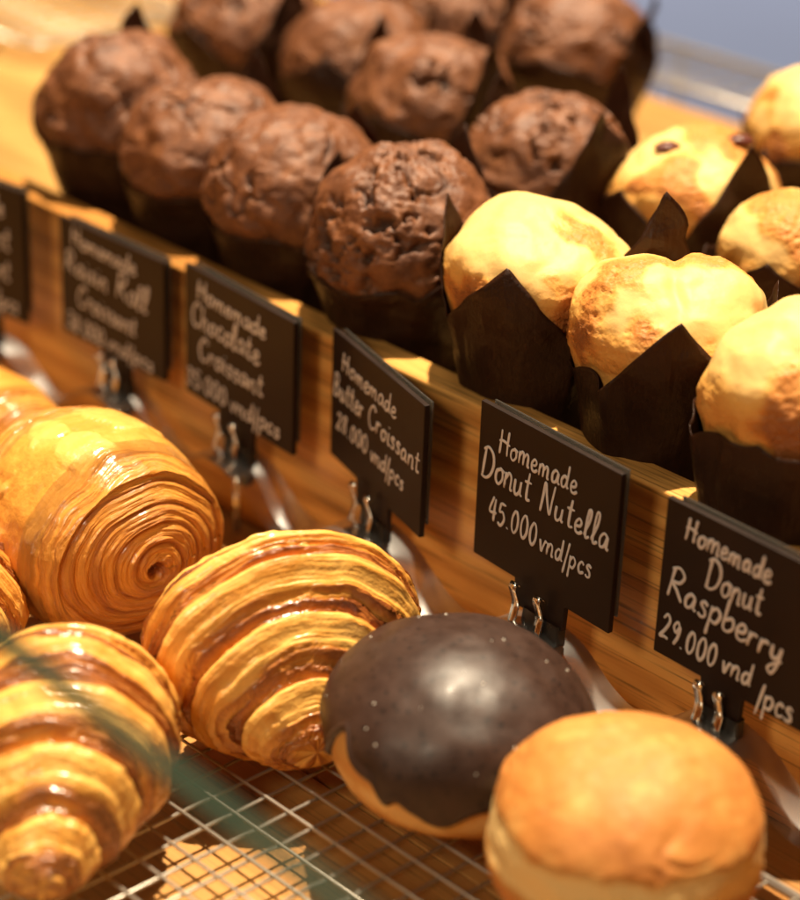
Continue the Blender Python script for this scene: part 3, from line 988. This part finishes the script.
# ------------------------------------------------------------------ handwriting (strokes on a unit x-height)
GL = {
    'H': (1.25, [[(.1, 1.95), (.12, 1), (.08, 0)], [(.95, 2.0), (.92, 1), (.98, .05)], [(-.1, 1.0), (.4, 1.12), (1.2, .95)]]),
    'D': (1.35, [[(.18, 1.9), (.14, 1), (.12, .02)], [(-.05, 1.75), (.4, 2.0), (.95, 1.7), (1.15, 1.05), (.95, .35), (.5, 0), (.0, .05)]]),
    'N': (1.35, [[(.1, 0), (.16, 1), (.22, 1.9), (.5, 1.1), (.95, .1), (1.02, 1), (1.1, 2.0)]]),
    'B': (1.2, [[(.18, 1.9), (.14, 1), (.1, 0)], [(.0, 1.8), (.5, 1.98), (.85, 1.6), (.65, 1.15), (.25, 1.02), (.75, .95), (1.0, .5), (.7, .08), (.05, 0)]]),
    'C': (1.2, [[(1.05, 1.6), (.75, 1.95), (.35, 1.75), (.08, 1.0), (.25, .25), (.65, 0), (1.05, .3)]]),
    'R': (1.25, [[(.18, 1.9), (.14, 1), (.1, 0)], [(.0, 1.75), (.5, 1.98), (.92, 1.6), (.7, 1.1), (.2, .95), (.6, .6), (1.1, .0)]]),
    'a': (.98, [[(.75, .85), (.4, 1.0), (.1, .6), (.2, .08), (.55, .2), (.74, .85), (.76, .2), (.98, .08)]]),
    'b': (.9, [[(.12, 1.95), (.1, 1), (.12, .1), (.5, .0), (.78, .4), (.6, .88), (.15, .6)]]),
    'c': (.8, [[(.7, .8), (.4, 1.0), (.1, .55), (.3, .04), (.78, .2)]]),
    'd': (1.0, [[(.74, .8), (.4, .98), (.1, .55), (.25, .04), (.6, .2), (.78, 1.0), (.82, 1.95)], [(.8, 1.2), (.8, .3), (.98, .06)]]),
    'e': (.82, [[(.1, .45), (.55, .55), (.65, .85), (.38, 1.02), (.1, .6), (.22, .1), (.55, .02), (.85, .25)]]),
    'h': (.95, [[(.12, 1.95), (.1, 1), (.1, 0)], [(.1, .55), (.4, .98), (.68, .8), (.7, .1), (.9, .05)]]),
    'i': (.45, [[(.15, .98), (.15, .3), (.25, .02), (.42, .15)], [(.16, 1.42), (.18, 1.48)]]),
    'l': (.62, [[(.05, .15), (.4, 1.2), (.42, 1.9), (.2, 1.85), (.15, .8), (.25, .05), (.6, .2)]]),
    'm': (1.4, [[(.1, .98), (.1, 0)], [(.1, .55), (.35, 1.0), (.58, .8), (.6, 0)], [(.6, .55), (.9, 1.0), (1.12, .8), (1.14, .1), (1.35, .08)]]),
    'n': (.95, [[(.1, .98), (.1, 0)], [(.1, .55), (.4, 1.0), (.68, .8), (.7, .1), (.9, .08)]]),
    'o': (.9, [[(.55, .98), (.15, .75), (.12, .25), (.42, .0), (.74, .35), (.7, .8), (.45, 1.0), (.9, .85)]]),
    'p': (.95, [[(.12, 1.0), (.1, 0), (.08, -.9)], [(.1, .6), (.45, 1.0), (.78, .65), (.55, .08), (.12, .15)]]),
    'r': (.75, [[(.1, 1.0), (.12, 0)], [(.12, .5), (.35, .95), (.68, .88)]]),
    's': (.75, [[(.62, .85), (.35, 1.0), (.15, .78), (.5, .45), (.55, .12), (.3, .0), (.05, .15)]]),
    't': (.75, [[(.35, 1.7), (.3, .8), (.36, .1), (.7, .12)], [(.0, 1.1), (.65, 1.15)]]),
    'u': (.98, [[(.1, .95), (.12, .25), (.35, .0), (.65, .3), (.72, .95), (.74, .2), (.95, .06)]]),
    'v': (.8, [[(.05, .95), (.32, .05), (.5, .5), (.68, .98), (.82, .85)]]),
    'y': (.95, [[(.1, .95), (.15, .35), (.4, .15), (.68, .45), (.74, .95), (.7, -.2), (.45, -.85), (.15, -.6), (.5, -.15), (.95, .2)]]),
    '/': (.5, [[(.42, 1.9), (.25, .7), (.05, -.8)]]),
    '.': (.42, [[(.14, .04), (.18, .09)]]),
    '0': (.95, [[(.45, 1.6), (.12, 1.1), (.15, .35), (.45, 0), (.76, .4), (.76, 1.15), (.45, 1.6)]]),
    '2': (.95, [[(.1, 1.25), (.4, 1.6), (.7, 1.25), (.45, .6), (.08, .05), (.45, .1), (.82, .05)]]),
    '3': (.9, [[(.1, 1.45), (.45, 1.6), (.68, 1.25), (.35, .88), (.74, .5), (.45, .02), (.05, .2)]]),
    '4': (.95, [[(.4, 1.6), (.08, .6), (.85, .62)], [(.62, 1.5), (.58, .8), (.6, 0)]]),
    '5': (.9, [[(.2, 1.55), (.14, .95), (.5, 1.0), (.75, .55), (.45, .04), (.05, .15)], [(.2, 1.55), (.78, 1.55)]]),
    '8': (.9, [[(.65, 1.35), (.4, 1.6), (.18, 1.25), (.62, .5), (.4, .0), (.12, .4), (.65, 1.35)]]),
    '9': (.9, [[(.7, 1.25), (.4, 1.6), (.12, 1.2), (.4, .85), (.7, 1.3), (.66, .6), (.4, .0)]]),
}


def catmull(p, k=7):
    p = np.array(p, float)
    if len(p) < 3:
        return np.array([p[0] + (p[-1] - p[0]) * t for t in np.linspace(0, 1, 4)])
    q = np.vstack([2 * p[0] - p[1], p, 2 * p[-1] - p[-2]])
    if np.allclose(p[0], p[-1]):
        q[0], q[-1] = p[-2], p[1]
    out = []
    for i in range(1, len(q) - 2):
        for t in np.linspace(0, 1, k, endpoint=False):
            a, b, c, d = q[i - 1], q[i], q[i + 1], q[i + 2]
            out.append(.5 * ((2 * b) + (c - a) * t + (2 * a - 5 * b + 4 * c - d) * t * t + (3 * b - a - 3 * c + d) * t ** 3))
    out.append(p[-1])
    return np.array(out)


def write(mb, text, x0, y0, x1, y1, size, w, mat, rng, zoff, drop=0.0):
    """one handwritten line whose baseline runs from (x0, y0) to (x1, y1)"""
    adv = []
    tot = 0
    for ch in text:
        a = .55 if ch == ' ' else GL[ch][0] + .10
        adv.append(a)
        tot += a
    L = math.hypot(x1 - x0, y1 - y0)
    sx = L / tot
    ca, sa = (x1 - x0) / L, (y1 - y0) / L
    pos = 0
    for ch, a in zip(text, adv):
        if ch != ' ':
            jy, js = rng.uniform(-.06, .06) * size, rng.uniform(.93, 1.07)
            for st in GL[ch][1]:
                c = catmull(st)
                X = pos * sx + c[:, 0] * sx * js + c[:, 1] * size * .10
                Y = c[:, 1] * size * js + jy
                pts = np.stack([x0 + X * ca - Y * sa, y0 + X * sa + Y * ca, np.full(len(X), zoff + rng.uniform(0, .008))], -1)
                rr = w * .42 * (1 + .18 * np.sin(np.linspace(0, 5, len(X)) + rng.uniform(0, 6)))
                rr[0] *= .75
                rr[-1] *= .6
                mb.tube(pts, rr, 8, mat, squash=.35)
        pos += a


ZS = 5.5


def price_sign(label, bl, br, tl_y, lines, seed, clip=(.32, .69), hold_label=None):
    A, B = at(*bl, ZS), at(*br, ZS)
    d = B - A
    Wd = np.linalg.norm(d)
    yaw = math.atan2(d[1], d[0])
    hs = np.linspace(0, 12, 1201)
    Ht = hs[np.argmin([abs(proj(A + [0, 0, h])[1] - tl_y) for h in hs])]
    t = thing('price_sign', label, 'sign', A, yaw, 'handwritten price signs')
    # panel stands upright: local x along it, y up (rotated), z towards the reader
    m = MB()
    T = .22
    c0, c1 = clip[0] * Wd, clip[1] * Wd
    out = [(0, 0), (c0, 0), (c0 + .05, -1.0), (c1 - .05, -1.0), (c1, 0), (Wd, 0), (Wd, Ht), (0, Ht)]
    n = len(out)
    v = [(x, y, 0) for x, y in out] + [(x, y, -T) for x, y in out]
    f = [(1, 2, 3, 4), (0, 1, 4, 5, 6, 7), (n + 4, n + 3, n + 2, n + 1), (n + 7, n + 6, n + 5, n + 4, n + 1, n)]
    f += [(i, i + n, (i + 1) % n + n, (i + 1) % n) for i in range(n)]
    m.add(v, f, 0)
    p = m.build('panel', [M['sign']], t, smooth=False, bevel=.03)
    p.rotation_euler = (math.pi / 2, 0, 0)
    rng = random.Random(seed)
    m = MB()
    for (txt, x0, y0, x1, y1, size, w) in lines:
        write(m, txt, x0 * Wd, y0 * Ht, x1 * Wd, y1 * Ht, size * Ht, w, 0, rng, .008)
    wr = m.build('handwriting', M['chalk'], t)
    wr.rotation_euler = (math.pi / 2, 0, 0)
    m = MB()
    m.box((Wd * .06, Ht * .1, -T - .10), (Wd + .07, Ht + .12, -T - .03))
    bs = m.build('backing_sheet', M['acrylic'], t, smooth=False)
    bs.rotation_euler = (math.pi / 2, 0, 0)
    # --- holder
    h = thing('sign_holder', hold_label, 'sign holder', (A[0] + math.cos(yaw) * (c0 + c1) / 2, A[1] + math.sin(yaw) * (c0 + c1) / 2, 0), yaw, 'chrome clip sign holders')
    wc = c1 - c0
    for xc in (-wc * .36, wc * .12):
        m = MB()
        prof = catmull([(.16, ZS - .10), (.30, ZS + .04), (.40, ZS - .12), (.30, ZS - .45), (.20, ZS - .85), (.30, ZS - 1.3), (.40, ZS - 1.7), (.30, ZS - 1.95)], 6)
        P = []
        for y_, z_ in prof:
            P.append([(xc - .17, -y_, z_), (xc + .17, -y_, z_)])
        m.grid(np.array(P), False)
        m.build('spring_clip', M['chrome'], h, solid=.05)
    m = MB()
    for x0_ in (-wc * .12, wc * .30):
        v = []
        for zz, ww, yy in ((ZS - .85, .36, .02), (ZS - 1.5, .42, -.02), (ZS - 2.2, .36, -.05), (ZS - 2.5, .2, -.05)):
            v.append([(x0_ - ww, -.12 + yy, zz), (x0_ + ww, -.12 + yy, zz), (x0_ + ww, .30 + yy, zz), (x0_ - ww, .30 + yy, zz)])
        m.grid(np.array(v), True, flip=False)
    m.build('clip_body', M['black'], h, bevel=.06)
    m = MB()
    m.tube([(0, .1, .5), (0, .1, ZS - 2.2)], .16, 12)
    m.build('post', M['chrome'], h)
    CLIPS.append(to_bn(h.location[:] if False else (A[0] + math.cos(yaw) * (c0 + c1) / 2, A[1] + math.sin(yaw) * (c0 + c1) / 2, 0)))
    return t


CLIPS = []
VND = 'vnd/pcs'
price_sign('black price sign reading Donut Nutella 45.000vnd/pcs', (473, 552), (608, 634), 400, [
    ('Homemade', .15, .735, .72, .735, .080, .120),
    ('Donut', .03, .535, .40, .525, .100, .135), ('Nutella', .465, .52, .96, .50, .098, .135),
    ('45.000', .10, .28, .47, .28, .098, .13), (VND, .48, .27, .86, .27, .080, .12)], 3,
    hold_label='chrome clip holder under the Donut Nutella sign')
price_sign('narrow looking black price sign reading Butter Croissant, turned away', (330, 453), (419, 538), 328, [
    ('Homemade', .12, .74, .72, .72, .080, .105),
    ('Butter', .03, .50, .37, .50, .098, .115), ('Croissant', .42, .49, .98, .47, .090, .115),
    ('28.000', .07, .26, .43, .26, .085, .11), (VND, .46, .25, .83, .24, .075, .105)], 4, (.31, .66),
    hold_label='chrome clip holder under the Butter Croissant sign')
price_sign('black price sign reading Chocolate Croissant', (186, 390), (292, 456), 263, [
    ('Homemade', .12, .78, .76, .76, .075, .125),
    ('Chocolate', .06, .565, .70, .54, .095, .13),
    ('Croissant', .13, .32, .74, .31, .085, .13),
    ('35.000', .01, .07, .40, .07, .085, .125), (VND, .43, .06, .90, .07, .072, .12)], 5, (.32, .64),
    hold_label='chrome clip holder under the Chocolate Croissant sign')
price_sign('black price sign reading Raisin Roll Croissant', (63, 330), (165, 382), 215, [
    ('Homemade', .12, .80, .74, .78, .075, .12),
    ('Raisin', .05, .56, .47, .53, .095, .13), ('Roll', .55, .53, .85, .50, .11, .13),
    ('Croissant', .16, .30, .74, .26, .09, .13),
    ('38.000', .05, .06, .42, .04, .085, .125), (VND, .45, .04, .90, .03, .072, .12)], 6, (.40, .66),
    hold_label='chrome clip holder under the Raisin Roll Croissant sign')
price_sign('black price sign reading Donut Raspberry 29.000 vnd/pcs', (653, 650), (812, 739), 497, [
    ('Homemade', .13, .80, .66, .78, .078, .125),
    ('Donut', .28, .575, .63, .565, .092, .13),
    ('Raspberry', .05, .40, .78, .34, .098, .14),
    ('29.000', .03, .115, .40, .10, .098, .13), ('vnd', .43, .11, .62, .10, .082, .125), ('/pcs', .66, .02, .88, .02, .085, .125)], 7, (.31, .57),
    hold_label='chrome clip holder under the Donut Raspberry sign')
price_sign('blurred black price sign cut by the left edge', (-64, 288), (27, 324), 160, [
    ('Homemade', .15, .78, .80, .76, .08, .12), ('Croissant', .1, .54, .86, .52, .095, .13),
    ('Croissant', .2, .30, .84, .28, .085, .13), ('28.000', .05, .06, .42, .05, .085, .125), (VND, .45, .05, .92, .05, .072, .12)], 8, (.36, .70),
    hold_label='chrome clip holder under the blurred leftmost sign')

# a clear wavy strip runs from clip to clip and sags between them
CLIPS.sort()
CLIPS = [(CLIPS[0][0] - 8, CLIPS[0][1])] + CLIPS + [(CLIPS[-1][0] + 8.5, CLIPS[-1][1])]
key = []
for (u0, n0), (u1, n1) in zip(CLIPS[:-1], CLIPS[1:]):
    for q, z_ in ((0, 4.1), (.18, 3.75), (.36, 2.75), (.52, 2.35), (.68, 2.8), (.84, 3.8)):
        key.append((u0 + (u1 - u0) * q, n0 + (n1 - n0) * q - .1, z_))
pth = catmull(key, 8)
P = np.array([[(p[0] , p[1] + w_, p[2] + dz_) for w_, dz_ in ((-1.1, .0), (-.7, .05), (-.2, .07), (.3, .06), (.7, .03), (.95, .0))] for p in pth])
m = MB()
m.grid(P, False)
st = m.build('clear_strip', M['acrylic'], loc=bn(0, 0), rz=YAW)
tag(st, 'wavy clear plastic strip sagging between the sign clips', 'plastic strip')

# ------------------------------------------------------------------ the glass screen in front
ZG = 18.6
g0, g1 = at(0, 645, ZG), at(318, 893, ZG)
gd = g1 - g0
gyaw = math.atan2(gd[1], gd[0])
scr = thing('glass_screen', 'upright clear glass screen with a green top edge in front of the pastries', 'glass screen', (g0[0], g0[1], 0), gyaw)
m = MB()
m.box((-40, 0, 0.02), (60, .50, ZG - .21))
m.build('pane', M['pane'], scr, smooth=False)
m = MB()
m.box((-40, -.02, ZG - .20), (60, .52, ZG))
m.build('green_edge', M['edge'], scr, smooth=False, bevel=.05)
print('glass yaw', math.degrees(gyaw), 'board yaw', math.degrees(YAW), 'focus', cam_d.dof.focus_distance)
